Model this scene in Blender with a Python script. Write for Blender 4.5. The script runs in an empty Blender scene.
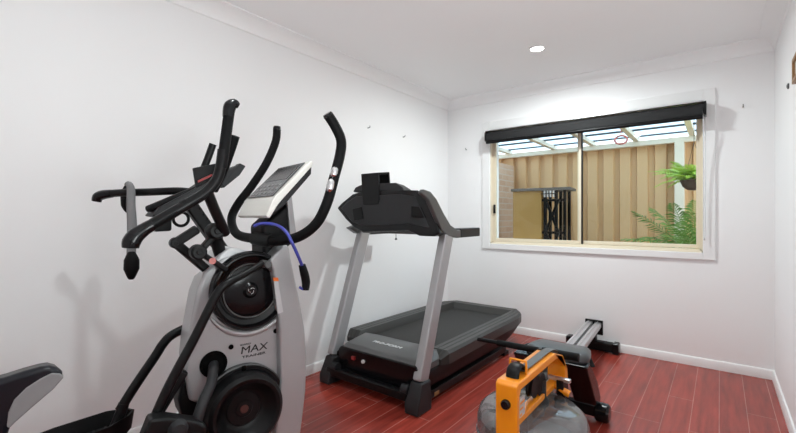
import bpy, bmesh, math, random
from mathutils import Vector, Matrix, noise
random.seed(4)
S = bpy.context.scene
COL = S.collection
R = math.radians
# ------------------------------------------------------------------ camera
FPX, TH = 412.0, R(38)
CAM = Vector((2.357, 0.0, 1.148))
RT = Vector((math.cos(TH), math.sin(TH), 0)); FW = Vector((-math.sin(TH), math.cos(TH), 0))
cd = bpy.data.cameras.new('camera'); cam = bpy.data.objects.new('camera', cd); COL.objects.link(cam)
cd.sensor_width = 36; cd.lens = 36*FPX/796; cd.clip_start = .02
cam.location = CAM; cam.rotation_euler = (R(90), 0, TH); S.camera = cam
def ray(px, py): return RT*((px-398)/FPX) + FW + Vector((0, 0, (216.5-py)/FPX))
def at(px, py, d): return CAM + ray(px, py)*d
def on(px, py, P0, n):
    v = ray(px, py); return CAM + v*((Vector(P0)-CAM).dot(n)/v.dot(n))
def xp(px, py, x): return on(px, py, (x, 0, 0), Vector((1, 0, 0)))
def yp(px, py, y): return on(px, py, (0, y, 0), Vector((0, 1, 0)))
def zp(px, py, z): return on(px, py, (0, 0, z), Vector((0, 0, 1)))
def dep(p): return (p-CAM).dot(FW)

# ------------------------------------------------------------------ materials
def mat(name, col, rough=.5, metal=0, var=.06, scale=30, bump=0, coat=0, spec=.5, trans=0, bscale=None):
    m = bpy.data.materials.new(name); m.use_nodes = True
    nt = m.node_tree; b = nt.nodes['Principled BSDF']
    tc = nt.nodes.new('ShaderNodeTexCoord'); nz = nt.nodes.new('ShaderNodeTexNoise')
    nz.inputs['Scale'].default_value = scale; nz.inputs['Detail'].default_value = 4
    nt.links.new(tc.outputs['Object'], nz.inputs['Vector'])
    mx = nt.nodes.new('ShaderNodeMix'); mx.data_type = 'RGBA'
    mx.inputs[6].default_value = (*[c*(1-var) for c in col], 1); mx.inputs[7].default_value = (*[min(1, c*(1+var)) for c in col], 1)
    nt.links.new(nz.outputs['Fac'], mx.inputs[0]); nt.links.new(mx.outputs[2], b.inputs['Base Color'])
    b.inputs['Roughness'].default_value = rough; b.inputs['Metallic'].default_value = metal
    b.inputs['Coat Weight'].default_value = coat; b.inputs['Specular IOR Level'].default_value = spec
    b.inputs['Transmission Weight'].default_value = trans
    if bump:
        n2 = nt.nodes.new('ShaderNodeTexNoise'); n2.inputs['Scale'].default_value = bscale or scale*6
        nt.links.new(tc.outputs['Object'], n2.inputs['Vector'])
        bp = nt.nodes.new('ShaderNodeBump'); bp.inputs['Strength'].default_value = bump; bp.inputs['Distance'].default_value = .002
        nt.links.new(n2.outputs['Fac'], bp.inputs['Height']); nt.links.new(bp.outputs['Normal'], b.inputs['Normal'])
    return m
M = {}
M['wall'] = mat('wall_paint', (.88, .88, .885), .6, var=.01, scale=3, spec=.25)
M['ceil'] = mat('ceiling_paint', (.93, .93, .935), .8, var=.01, scale=3, spec=.2)
M['trim'] = mat('white_trim', (.84, .84, .84), .35, var=.01)
M['cream'] = mat('cream_frame', (.74, .66, .52), .4, var=.02)
M['creamwood'] = mat('cream_timber', (.72, .66, .54), .55, var=.05)
M['black'] = mat('black_plastic', (.005, .005, .0055), .45, bump=.15, scale=40, spec=.22)
M['foam'] = mat('black_foam', (.006, .006, .0065), .55, bump=.3, scale=60, spec=.1)
M['gloss'] = mat('gloss_black', (.005, .005, .006), .18, spec=.3)
M['blackmetal'] = mat('black_metal', (.006, .006, .0065), .33, spec=.2)
M['dgrey'] = mat('dark_grey_plastic', (.024, .024, .026), .45, bump=.15, scale=40, spec=.25)
M['mgrey'] = mat('mid_grey_plastic', (.085, .085, .085), .4, bump=.1, scale=40)
M['belt'] = mat('treadmill_belt', (.032, .031, .030), .6, bump=.3, scale=80, spec=.2)
M['rail'] = mat('rail_grey', (.042, .041, .039), .42, bump=.15, scale=60, spec=.3)
M['silver'] = mat('silver_paint', (.40, .40, .41), .34, metal=.35, var=.03)
M['silverl'] = mat('light_silver', (.56, .56, .57), .33, metal=.25, var=.03)
M['chrome'] = mat('chrome', (.7, .7, .71), .15, metal=1)
M['alu'] = mat('brushed_aluminium', (.66, .66, .67), .28, metal=.9, var=.03)
M['white'] = mat('warm_white_plastic', (.78, .765, .72), .3, var=.01)
M['screen'] = mat('screen_face', (.05, .052, .054), .22, var=.25, scale=60)
M['key'] = mat('button_print', (.22, .22, .22), .4)
M['orange'] = mat('orange_paint', (.92, .30, .008), .3, coat=.25, var=.03)
M['tank'] = mat('tank_plastic', (.62, .63, .63), .12, var=.03, spec=.6)
M['water'] = mat('tank_water', (.22, .235, .245), .06)
M['blue'] = mat('blue_rubber', (.05, .06, .36), .35)
M['red'] = mat('red_plastic', (.28, .02, .02), .4)
M['hub'] = mat('hub_brown', (.07, .02, .016), .5)
M['pink'] = mat('pale_red_sticker', (.62, .22, .2), .5, var=.3, scale=90)
M['amber'] = mat('orange_marker', (.75, .16, .02), .4)
M['padgrey'] = mat('grey_seat_pad', (.05, .052, .055), .3, spec=.6)
M['saddle'] = mat('black_saddle', (.010, .011, .016), .3, spec=.35)
M['panel'] = mat('grey_panel', (.30, .30, .305), .4)
M['strap'] = mat('grey_webbing', (.20, .20, .205), .75, bump=.3, scale=90)
M['fabric'] = mat('blind_fabric', (.007, .007, .008), .75, bump=.2, scale=90)
M['fence'] = mat('tan_steel_sheet', (.66, .43, .22), .5, var=.03, scale=2)
M['tan'] = mat('tan_board', (.37, .225, .065), .5, var=.05, scale=6)
M['conc'] = mat('concrete_paving', (.42, .40, .37), .85, var=.15, bump=.3)
M['leaf'] = mat('palm_leaf', (.12, .25, .035), .45, var=.3, scale=12)
M['fern'] = mat('fern_leaf', (.42, .62, .06), .45, var=.3, scale=25)
M['soil'] = mat('coir_basket', (.06, .03, .02), .9, var=.4, scale=50, bump=.6)
M['pot'] = mat('plastic_pot', (.05, .04, .035), .5)
M['stem'] = mat('palm_stem', (.20, .22, .07), .6, var=.2)
M['wood'] = mat('brown_wood', (.30, .16, .06), .45, var=.2, scale=20)
M['wood2'] = mat('weathered_grey_board', (.13, .115, .10), .6, var=.15)
M['print'] = mat('pale_print', (.55, .5, .42), .6, var=.3, scale=9)
M['ink'] = mat('black_ink', (.01, .01, .01), .5)
M['inkw'] = mat('white_ink', (.75, .75, .75), .5)
M['dark'] = mat('hole_shade_black', (.003, .003, .003), .8, spec=.05)  # near-black colour paints the shade inside holes and notches
M['steelblk'] = mat('dark_purlin_steel', (.05, .055, .06), .5)
M['pinkcord'] = mat('pink_cord', (.6, .16, .13), .5)

def glass():
    m = bpy.data.materials.new('window_glass'); m.use_nodes = True; nt = m.node_tree; nt.nodes.clear()
    o = nt.nodes.new('ShaderNodeOutputMaterial'); mx = nt.nodes.new('ShaderNodeMixShader')
    t = nt.nodes.new('ShaderNodeBsdfTransparent'); g = nt.nodes.new('ShaderNodeBsdfGlossy'); g.inputs['Roughness'].default_value = .02
    mx.inputs[0].default_value = .012
    t.inputs['Color'].default_value = (.95, .97, .96, 1)
    nt.links.new(t.outputs[0], mx.inputs[1]); nt.links.new(g.outputs[0], mx.inputs[2]); nt.links.new(mx.outputs[0], o.inputs[0])
    return m
M['glass'] = glass()
def clear_tank():
    m = bpy.data.materials.new('smoky_clear_tank'); m.use_nodes = True; nt = m.node_tree
    b = nt.nodes['Principled BSDF']; o = nt.nodes['Material Output']
    b.inputs['Base Color'].default_value = (.22, .225, .23, 1); b.inputs['IOR'].default_value = 1.75; b.inputs['Roughness'].default_value = .05; b.inputs['Specular IOR Level'].default_value = 1
    t = nt.nodes.new('ShaderNodeBsdfTransparent'); t.inputs['Color'].default_value = (.80, .81, .82, 1)
    tc = nt.nodes.new('ShaderNodeTexCoord'); nz = nt.nodes.new('ShaderNodeTexNoise'); nz.inputs['Scale'].default_value = 7
    rp = nt.nodes.new('ShaderNodeMapRange'); rp.inputs[3].default_value = .5; rp.inputs[4].default_value = .72
    nt.links.new(tc.outputs['Object'], nz.inputs['Vector']); nt.links.new(nz.outputs['Fac'], rp.inputs[0])
    mx = nt.nodes.new('ShaderNodeMixShader')
    nt.links.new(rp.outputs[0], mx.inputs[0]); nt.links.new(t.outputs[0], mx.inputs[1]); nt.links.new(b.outputs[0], mx.inputs[2]); nt.links.new(mx.outputs[0], o.inputs[0])
    return m
M['tank'] = clear_tank()
def poly_roof():
    m = bpy.data.materials.new('translucent_roof_sheet'); m.use_nodes = True; nt = m.node_tree; nt.nodes.clear()
    o = nt.nodes.new('ShaderNodeOutputMaterial'); mx = nt.nodes.new('ShaderNodeMixShader'); mx.inputs[0].default_value = .45
    t = nt.nodes.new('ShaderNodeBsdfTranslucent'); t.inputs['Color'].default_value = (.70, .80, .88, 1)
    g = nt.nodes.new('ShaderNodeBsdfTransparent'); g.inputs['Color'].default_value = (.72, .84, .92, 1)
    nz = nt.nodes.new('ShaderNodeTexWave'); nz.inputs['Scale'].default_value = 9; nz.bands_direction = 'X'
    tc = nt.nodes.new('ShaderNodeTexCoord'); nt.links.new(tc.outputs['Object'], nz.inputs['Vector'])
    bp = nt.nodes.new('ShaderNodeBump'); bp.inputs['Strength'].default_value = .3; nt.links.new(nz.outputs['Fac'], bp.inputs['Height']); nt.links.new(bp.outputs[0], t.inputs['Normal'])
    nt.links.new(t.outputs[0], mx.inputs[1]); nt.links.new(g.outputs[0], mx.inputs[2]); nt.links.new(mx.outputs[0], o.inputs[0])
    return m
M['roof'] = poly_roof()
def brickmat(name, c1, c2, cm, w, h, mortar, rough, rot=None, bumpd=.004, grain=None, coat=0, off=.5, offf=2):
    m = bpy.data.materials.new(name); m.use_nodes = True; nt = m.node_tree; b = nt.nodes['Principled BSDF']
    tc = nt.nodes.new('ShaderNodeTexCoord'); mp = nt.nodes.new('ShaderNodeMapping')
    if rot == 'YZ':
        sp_ = nt.nodes.new('ShaderNodeSeparateXYZ'); cb = nt.nodes.new('ShaderNodeCombineXYZ'); nt.links.new(tc.outputs['Object'], sp_.inputs[0]); nt.links.new(sp_.outputs[1], cb.inputs[0]); nt.links.new(sp_.outputs[2], cb.inputs[1])
    elif rot: mp.inputs['Rotation'].default_value = rot
    br = nt.nodes.new('ShaderNodeTexBrick'); br.inputs['Scale'].default_value = 1
    br.inputs['Brick Width'].default_value = w; br.inputs['Row Height'].default_value = h; br.inputs['Mortar Size'].default_value = mortar
    br.inputs['Color1'].default_value = (*c1, 1); br.inputs['Color2'].default_value = (*c2, 1); br.inputs['Mortar'].default_value = (*cm, 1)
    br.offset = off; br.offset_frequency = offf; br.inputs['Mortar Smooth'].default_value = .1
    nt.links.new(cb.outputs[0] if rot == 'YZ' else tc.outputs['Object'], mp.inputs['Vector']); nt.links.new(mp.outputs[0], br.inputs['Vector'])
    last = br.outputs['Color']
    if grain:
        m2 = nt.nodes.new('ShaderNodeMapping'); m2.inputs['Scale'].default_value = grain
        nt.links.new(tc.outputs['Object'], m2.inputs['Vector'])
        nz = nt.nodes.new('ShaderNodeTexNoise'); nz.inputs['Scale'].default_value = 1; nz.inputs['Detail'].default_value = 7; nz.inputs['Roughness'].default_value = .65
        nt.links.new(m2.outputs[0], nz.inputs['Vector'])
        cr = nt.nodes.new('ShaderNodeMapRange'); cr.inputs[1].default_value = .3; cr.inputs[2].default_value = .7; cr.inputs[3].default_value = .68; cr.inputs[4].default_value = 1.36
        nt.links.new(nz.outputs['Fac'], cr.inputs[0])
        mu = nt.nodes.new('ShaderNodeVectorMath'); mu.operation = 'SCALE'
        nt.links.new(last, mu.inputs[0]); nt.links.new(cr.outputs[0], mu.inputs['Scale']); last = mu.outputs[0]
    nt.links.new(last, b.inputs['Base Color']); b.inputs['Roughness'].default_value = rough; b.inputs['Coat Weight'].default_value = coat
    bp = nt.nodes.new('ShaderNodeBump'); bp.inputs['Distance'].default_value = bumpd; bp.inputs['Strength'].default_value = .5; bp.invert = True
    nt.links.new(br.outputs['Fac'], bp.inputs['Height']); nt.links.new(bp.outputs[0], b.inputs['Normal'])
    return m
M['floor'] = brickmat('cherry_plank_floor', (.31, .043, .028), (.25, .034, .023), (.46, .19, .15), 1.22, .128, .0016, .27, rot=(0, 0, R(90)), bumpd=.001, grain=(28, 2.2, 1), off=.37, offf=3)  # pale seam colour paints the highlights on the plank bevels
M['brick'] = brickmat('tan_brickwork', (.60, .42, .30), (.53, .35, .24), (.58, .48, .38), .23, .086, .008, .85, rot='YZ')
def emis(name, col, st):
    m = bpy.data.materials.new(name); m.use_nodes = True; b = m.node_tree.nodes['Principled BSDF']
    b.inputs['Emission Color'].default_value = (*col, 1); b.inputs['Emission Strength'].default_value = st; b.inputs['Base Color'].default_value = (*col, 1)
    return m
M['lamp'] = emis('lamp_diffuser', (1, .98, .95), 12)

# ------------------------------------------------------------------ mesh helpers (world coordinates)
ORG = {}
class MB:
    def __init__(s): s.bm = bmesh.new()
    def faces(s, V, F):
        vs = [s.bm.verts.new(v) for v in V]
        for f in F:
            try: s.bm.faces.new([vs[i] for i in f])
            except ValueError: pass
        return s
    def frame_box(s, c, ex, ey, ez, sx, sy, sz, taper=1):
        c = Vector(c); V = []
        for k in (-1, 1):
            t = taper if k > 0 else 1
            for i, j in ((-1, -1), (1, -1), (1, 1), (-1, 1)): V.append(c+ex*(i*sx/2*t)+ey*(j*sy/2*t)+ez*(k*sz/2))
        return s.faces(V, [(0, 3, 2, 1), (4, 5, 6, 7), (0, 1, 5, 4), (1, 2, 6, 5), (2, 3, 7, 6), (3, 0, 4, 7)])
    def box(s, x0, x1, y0, y1, z0, z1):
        return s.frame_box(((x0+x1)/2, (y0+y1)/2, (z0+z1)/2), Vector((1, 0, 0)), Vector((0, 1, 0)), Vector((0, 0, 1)), x1-x0, y1-y0, z1-z0)
    def bar(s, p, q, w, h, up=(0, 0, 1)):
        p, q = Vector(p), Vector(q); ez = (q-p).normalized(); ex = Vector(up).cross(ez)
        if ex.length < 1e-4: ex = Vector((1, 0, 0))
        ex.normalize(); ey = ez.cross(ex)
        return s.frame_box((p+q)/2, ex, ey, ez, w, h, (q-p).length)
    def prism(s, pts, n, t, scale2=1):
        # pts world loop on a plane, pushed along n by t
        n = Vector(n).normalized(); k = len(pts); pts = [Vector(p) for p in pts]
        c = sum(pts, Vector())/k
        V = pts+[c+(p-c)*scale2+n*t for p in pts]
        F = [tuple(range(k)), tuple(range(2*k-1, k-1, -1))]+[(i, k+i, k+(i+1) % k, (i+1) % k) for i in range(k)]
        s.faces(V, F); bmesh.ops.recalc_face_normals(s.bm, faces=s.bm.faces[:]); return s
    def tube(s, pts, r, seg=14, smooth=6, flat=1.0, up=None):
        pts = [Vector(p) for p in pts]; rs = list(r) if isinstance(r, (list, tuple)) else [r]*len(pts)
        if smooth and len(pts) > 2:
            P, Q = [], []
            n = len(pts)
            for i in range(n-1):
                p0, p1, p2, p3 = pts[max(i-1, 0)], pts[i], pts[i+1], pts[min(i+2, n-1)]
                for k in range(smooth):
                    t = k/smooth; t2, t3 = t*t, t**3
                    P.append(.5*((2*p1)+(p2-p0)*t+(2*p0-5*p1+4*p2-p3)*t2+(3*p1-p0-3*p2+p3)*t3)); Q.append(rs[i]*(1-t)+rs[i+1]*t)
            P.append(pts[-1]); Q.append(rs[-1]); pts, rs = P, Q
        n = len(pts); T = []
        for i in range(n): T.append((pts[min(i+1, n-1)]-pts[max(i-1, 0)]).normalized())
        u = Vector(up) if up else (Vector((0, 0, 1)) if abs(T[0].z) < .9 else Vector((1, 0, 0)))
        a = (u-T[0]*u.dot(T[0])).normalized(); rings = []
        for i in range(n):
            a = (a-T[i]*a.dot(T[i])).normalized(); b = T[i].cross(a)
            rings.append([s.bm.verts.new(pts[i]+(a*math.cos(k*2*math.pi/seg)*flat+b*math.sin(k*2*math.pi/seg))*rs[i]) for k in range(seg)])
        for i in range(n-1):
            for k in range(seg): s.bm.faces.new((rings[i][k], rings[i][(k+1) % seg], rings[i+1][(k+1) % seg], rings[i+1][k]))
        s.bm.faces.new(rings[0][::-1]); s.bm.faces.new(rings[-1]); return s
    def lathe(s, c, axis, prof, seg=48):
        c = Vector(c); n = Vector(axis).normalized(); a = n.orthogonal().normalized(); b = n.cross(a); prev = None
        for (r, h) in prof:
            if r < 1e-6: ring = [s.bm.verts.new(c+n*h)]
            else: ring = [s.bm.verts.new(c+n*h+(a*math.cos(k*2*math.pi/seg)+b*math.sin(k*2*math.pi/seg))*r) for k in range(seg)]
            if prev:
                for k in range(seg):
                    k2 = (k+1) % seg
                    if len(prev) == 1 and len(ring) > 1: s.bm.faces.new((prev[0], ring[k], ring[k2]))
                    elif len(ring) == 1 and len(prev) > 1: s.bm.faces.new((prev[k], ring[0], prev[k2]))
                    elif len(ring) > 1: s.bm.faces.new((prev[k], ring[k], ring[k2], prev[k2]))
            prev = ring
        bmesh.ops.recalc_face_normals(s.bm, faces=s.bm.faces[:]); return s
    def loft(s, rings, caps=True):
        vr = [[s.bm.verts.new(v) for v in r] for r in rings]; k = len(vr[0])
        for i in range(len(vr)-1):
            for j in range(k): s.bm.faces.new((vr[i][j], vr[i][(j+1) % k], vr[i+1][(j+1) % k], vr[i+1][j]))
        if caps: s.bm.faces.new(vr[0][::-1]); s.bm.faces.new(vr[-1])
        bmesh.ops.recalc_face_normals(s.bm, faces=s.bm.faces[:]); return s
    def build(s, name, m, parent=None, bevel=0, seg=2, org=None, ang=38, sub=0):
        if parent is not None: o0 = ORG[parent.name]
        elif org is not None: o0 = Vector(org)
        else:
            xs = [v.co for v in s.bm.verts]
            o0 = Vector(((min(v.x for v in xs)+max(v.x for v in xs))/2, (min(v.y for v in xs)+max(v.y for v in xs))/2, min(v.z for v in xs)))
        for v in s.bm.verts: v.co -= o0
        me = bpy.data.meshes.new(name); s.bm.to_mesh(me); s.bm.free()
        me.polygons.foreach_set('use_smooth', [True]*len(me.polygons)); me.set_sharp_from_angle(angle=R(ang))
        me.materials.append(m if not isinstance(m, str) else M[m])
        o = bpy.data.objects.new(name, me); COL.objects.link(o)
        if parent is not None: o.parent = parent
        else: o.location = o0
        ORG[o.name] = o0
        if bevel:
            bv = o.modifiers.new('bevel', 'BEVEL'); bv.width = bevel; bv.segments = seg; bv.limit_method = 'ANGLE'; bv.angle_limit = R(35); bv.harden_normals = True
        if sub:
            sb = o.modifiers.new('sub', 'SUBSURF'); sb.levels = sub; sb.render_levels = sub
        return o
def thing(name, label, cat, loc, group=None):
    o = bpy.data.objects.new(name, None); COL.objects.link(o); o.location = loc; o.empty_display_size = .1
    ORG[o.name] = Vector(loc); return tag(o, label, cat, group)
def tag(o, label=None, cat=None, group=None, kind=None):
    if label: o['label'] = label
    if cat: o['category'] = cat
    if group: o['group'] = group
    if kind: o['kind'] = kind
    return o
def struct(mb, name, m, bevel=0, label=None, parent=None):
    o = mb.build(name, m, parent=parent, bevel=bevel)
    if parent is None: o['kind'] = 'structure'
    if label: o['label'] = label
    return o
def text_part(name, body, size, loc, ex, ey, m, parent, sx=1, depth=.0008, shear=0):
    cu = bpy.data.curves.new(name, 'FONT'); cu.body = body; cu.size = size; cu.align_x = 'CENTER'; cu.align_y = 'CENTER'; cu.extrude = depth; cu.shear = shear
    t = bpy.data.objects.new(name+'_tmp', cu); COL.objects.link(t)
    dg = bpy.context.evaluated_depsgraph_get(); me = bpy.data.meshes.new_from_object(t.evaluated_get(dg)); bpy.data.objects.remove(t)
    ez = ex.cross(ey); mt = Matrix((ex*sx, ey, ez)).transposed().to_4x4(); mt.translation = Vector(loc)-ORG[parent.name]
    me.transform(mt); me.materials.clear(); me.materials.append(M[m])
    o = bpy.data.objects.new(name, me); COL.objects.link(o); o.parent = parent; ORG[o.name] = ORG[parent.name]; return o
EX, EY, EZ = Vector((1, 0, 0)), Vector((0, 1, 0)), Vector((0, 0, 1))

# ------------------------------------------------------------------ room shell
W, BW, FY, H = 2.66, 3.909, -.9, 2.4
WT = .2
struct(MB().box(-.1, W+.1, FY-.1, BW+.05, -.1, 0), 'floor', 'floor')
struct(MB().box(-.1, W+.1, FY-.1, BW+.05, H, H+.1), 'ceiling', 'ceil')
struct(MB().box(-.1, 0, FY, BW+WT, 0, H), 'wall_left', 'wall')
struct(MB().box(W, W+.1, FY, BW+WT, 0, H), 'wall_right', 'wall')
OX0, OX1, OZ0, OZ1 = .505, 2.255, .872, 2.03       # window opening
mb = MB(); mb.box(-.1, OX0, BW, BW+WT, 0, H).box(OX1, W+.1, BW, BW+WT, 0, H).box(OX0, OX1, BW, BW+WT, 0, OZ0).box(OX0, OX1, BW, BW+WT, OZ1, H)
struct(mb, 'wall_back', 'wall')
mb = MB().box(-.1, W+.1, FY-.1, FY, 0, H)
struct(mb, 'wall_front', 'wall')
def skirting(name, p, q, inward):
    n = Vector(inward); mb = MB()
    prof = [(0, 0), (.014, 0), (.014, .055), (.008, .066), (0, .068)]
    mb.loft([[Vector(e)+n*a+EZ*b for a, b in prof] for e in (p, q)]); struct(mb, name, 'trim')
skirting('baseboard_back', (0, BW, 0), (W, BW, 0), (0, -1, 0))
skirting('baseboard_left', (0, FY, 0), (0, BW, 0), (1, 0, 0))
skirting('baseboard_right', (W, FY, 0), (W, BW, 0), (-1, 0, 0))
def cornice(name, p, q, inward):
    n = Vector(inward); c = .09; prof = [(0, 0), (c, 0), (c, -.008)]
    for k in range(1, 8):
        a = k/8*math.pi/2; prof.append((c-math.sin(a)*(c-.008)*1.0 , -.008-(1-math.cos(a))*(c-.016)))
    prof += [(.008, -c+.006), (.0, -c)]
    MBo = MB().loft([[Vector(e)+n*a+EZ*b for a, b in prof] for e in (p, q)]); struct(MBo, name, 'ceil')
cornice('trim_1', (0, BW, H), (W, BW, H), (0, -1, 0))
cornice('trim_2', (0, FY, H), (0, BW, H), (1, 0, 0))
cornice('trim_3', (W, FY, H), (W, BW, H), (-1, 0, 0))
# window
AW = .085
wroot = tag(bpy.data.objects.new('window_1', None), kind='structure'); COL.objects.link(wroot); wroot.location = (1.375, BW, OZ0); ORG['window_1'] = Vector(wroot.location)
mb = MB(); y0, y1 = BW-.018, BW
mb.box(OX0-AW, OX0, y0, y1, OZ0-.053, OZ1+AW).box(OX1, OX1+AW-.01, y0, y1, OZ0-.053, OZ1+AW).box(OX0, OX1, y0, y1, OZ0-.053, OZ0).box(OX0, OX1, y0, y1, OZ1, OZ1+AW)
mb.build('architrave', 'trim', wroot, bevel=.003)
fy0, fy1 = BW+.03, BW+.10
mb = MB(); fw = .022
mb.box(OX0, OX0+fw, fy0, fy1, OZ0, OZ1).box(OX1-fw, OX1, fy0, fy1, OZ0, OZ1).box(OX0, OX1, fy0, fy1, OZ0, OZ0+.024).box(OX0, OX1, fy0, fy1, OZ1-.03, OZ1)
mb.build('outer_frame', 'cream', wroot, bevel=.002)
mb = MB(); mb.box(OX0, OX1, BW, fy0, OZ0-.001, OZ0+.012).box(OX0, OX0+.008, BW, fy0, OZ0, OZ1).box(OX1-.008, OX1, BW, fy0, OZ0, OZ1)
mb.build('reveal', 'cream', wroot)
MX = 1.352
def sash(x0, x1, y):
    mb = MB(); t = .022
    mb.box(x0, x0+t, y, y+.025, OZ0+.028, OZ1-.03).box(x1-t, x1, y, y+.025, OZ0+.028, OZ1-.03).box(x0+t, x1-t, y, y+.025, OZ0+.028, OZ0+.056).box(x0+t, x1-t, y, y+.025, OZ1-.06, OZ1-.03)
    o = mb.build('sash', 'cream', wroot, bevel=.002)
    MB().box(x0+t, x1-t, y+.01, y+.015, OZ0+.056, OZ1-.06).build('pane', 'glass', o)
    return o
sl = sash(OX0+fw, MX+.02, fy0+.006); sr = sash(MX-.02, OX1-fw, fy0+.038)
MB().box(OX0+fw+.004, OX0+fw+.02, fy0-.02, fy0+.006, 1.18, 1.27).build('latch', 'black', sl, bevel=.003)
MB().box(MX+.02, MX+.028, fy0+.002, fy0+.038, OZ0+.028, OZ1-.03).build('seal_strip', 'black', wroot)
# roller blind
bl = thing('roller_blind', 'rolled up black roller blind mounted across the top of the window', 'blind', (1.37, BW-.018, 1.92))
bx0, bx1 = .50, 2.278; by = BW-.075
MB().lathe((bx0+.012, by, 1.957), EX, [(0, 0), (.042, 0), (.042, bx1-bx0-.024), (0, bx1-bx0-.024)], 32).build('fabric_roll', 'fabric', bl)
MB().box(bx0+.02, bx1-.02, by-.05, by-.046, 1.888, 1.96).build('fabric_drop', 'fabric', bl)
MB().lathe((bx0+.02, by-.046, 1.888), EX, [(0, 0), (.017, 0), (.017, bx1-bx0-.04), (0, bx1-bx0-.04)], 20).build('bottom_bar', 'blackmetal', bl)
for x in (bx0, bx1-.012): MB().prism([(x, by-.05, 1.90), (x, BW-.018, 1.90), (x, BW-.018, 2.005), (x, by-.03, 2.005), (x, by-.055, 1.98)], EX, .012).build('end_bracket', 'black', bl, bevel=.003)
MB().box(bx0+.012, bx1-.012, by-.045, BW-.019, 2.001, 2.007).build('head_rail', 'alu', bl)
cpts = [(bx1-.02, by-.03, 1.95), (bx1-.018, by+.02, 1.5), (bx1-.016, by+.03, 1.02), (bx1-.012, by+.02, .985), (bx1-.008, by+.03, 1.02), (bx1-.006, by+.02, 1.5), (bx1-.004, by-.02, 1.95)]
MB().tube(cpts, .0022, 6).build('pull_chain', 'chrome', bl)
# ceiling downlights
def downlight(x, y, label):
    t = thing('downlight', label, 'ceiling light', (x, y, H), 'recessed ceiling downlights')
    MB().lathe((x, y, H), EZ, [(.046, -.001), (.06, -.001), (.06, -.006), (.05, -.01), (.046, -.006), (.046, -.001)], 32).build('trim_ring', 'trim', t)
    MB().lathe((x, y, H-.002), EZ, [(0, -.004), (.046, -.004), (.046, 0), (0, 0)], 32).build('diffuser', 'lamp', t)
    l = bpy.data.lights.new('downlight_lamp', 'AREA'); l.shape = 'DISK'; l.size = .15; l.energy = 11; l.color = (.925, 1, 1); l.spread = R(175)
    lo = bpy.data.objects.new('downlight_lamp', l); COL.objects.link(lo); lo.location = (x, y, H-.014); return lo
L1 = downlight(1.286, 3.05, 'small round recessed downlight glowing in the white ceiling near the window')
L2 = downlight(1.36, .72, 'round recessed downlight in the ceiling above the elliptical trainer, nearest the camera')
# wall hooks and picture
def hook(name, p, n, label, m='mgrey'):
    p, n = Vector(p), Vector(n)
    t = MB().tube([p, p+n*.018, p+n*.024+EZ*.004, p+n*.024+EZ*.016], [.0045, .003, .0028, .0028], 8, 3)
    tag(t.build(name, m, org=p), label, 'wall hook', 'small hooks left on the walls')
hook('wall_hook', (2.49, BW, 1.945), (0, -1, 0), 'small dark hook on the back wall right of the window')
hook('wall_hook', (.23, BW, 1.86), (0, -1, 0), 'small dark hook on the back wall left of the window')
hook('wall_hook', (0, 3.093, 1.898), (1, 0, 0), 'small grey hook on the left wall, the one nearer the window wall')
hook('wall_hook', (0, 2.60, 1.90), (1, 0, 0), 'small grey hook on the left wall above the treadmill console')
tag(MB().lathe((W, 3.146, 1.874), -EX, [(0, 0), (.016, 0), (.016, .006), (.007, .01), (0, .01)], 16).build('wall_plug', 'mgrey', org=(W, 3.146, 1.874)), 'small round grey fixing on the right wall beside the framed picture', 'wall fixing')
pf = thing('framed_picture', 'small brown framed picture at the right edge of the photo on the right wall', 'picture', (W, 2.69, 1.81))
mb = MB(); a0, a1, z0, z1 = 2.5, 2.856, 1.812, 1.935
mb.box(W-.018, W, a0, a0+.02, z0, z1).box(W-.018, W, a1-.02, a1, z0, z1).box(W-.018, W, a0+.02, a1-.02, z0, z0+.02).box(W-.018, W, a0+.02, a1-.02, z1-.02, z1)
mb.build('frame', 'wood', pf, bevel=.002)
MB().box(W-.008, W, a0+.02, a1-.02, z0+.02, z1-.02).build('picture_sheet', 'print', pf)

# ------------------------------------------------------------------ outside
GZ = -.12; FENY = 6.3
struct(MB().box(-2.2, 5, BW+WT+.001, 9, GZ-.1, GZ), 'ground_outside', 'conc')
mb = MB(); x = -2.0; xs = []
while x < 4.9:
    xs += [(x, 0), (x+.12, 0), (x+.135, .045), (x+.19, .045)]; x += .205
V = []; Fc = []
for i, (a, b) in enumerate(xs): V += [(a, FENY+b, GZ), (a, FENY+b, 2.10)]
for i, (a, b) in enumerate(xs): V += [(a, FENY+b+.004, GZ), (a, FENY+b+.004, 2.10)]
n = len(xs)
for i in range(n-1): Fc += [(2*i, 2*i+2, 2*i+3, 2*i+1), (2*n+2*i, 2*n+2*i+1, 2*n+2*i+3, 2*n+2*i+2)]
mb.faces(V, Fc); fen = thing('sheet_fence', 'tan ribbed sheet metal boundary fence outside the window', 'fence', (1.5, FENY, GZ))
mb.build('sheet_panel', 'fence', fen, ang=20)
MB().box(-2, 4.9, FENY-.03, FENY+.06, 2.09, 2.12).build('top_rail', 'fence', fen)
px_ = zp(683, 148, 2.0)
pg = thing('pergola', 'cream timber pergola with translucent sheet roof over the side passage', 'pergola', (1.5, 5.2, GZ))
MB().box(-2, 4.9, FENY-.13, FENY-.05, 2.07, 2.135).build('beam', 'creamwood', pg, bevel=.004)
pc = on(679, 200, (0, FENY-.18, 0), EY).x
MB().box(pc-.05, pc+.05, FENY-.14, FENY-.04, GZ, 2.085).build('post', 'creamwood', pg, bevel=.004)
for px in (508, 553, 592, 636, 692):
    xx = on(px, 155, (0, FENY-.15, 0), EY).x
    MB().bar((xx, BW+WT+.02, 2.17), (xx, FENY-.05, 2.155), .055, .06, up=(1, 0, 0)).build('rafter', 'creamwood', pg, bevel=.003)
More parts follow.
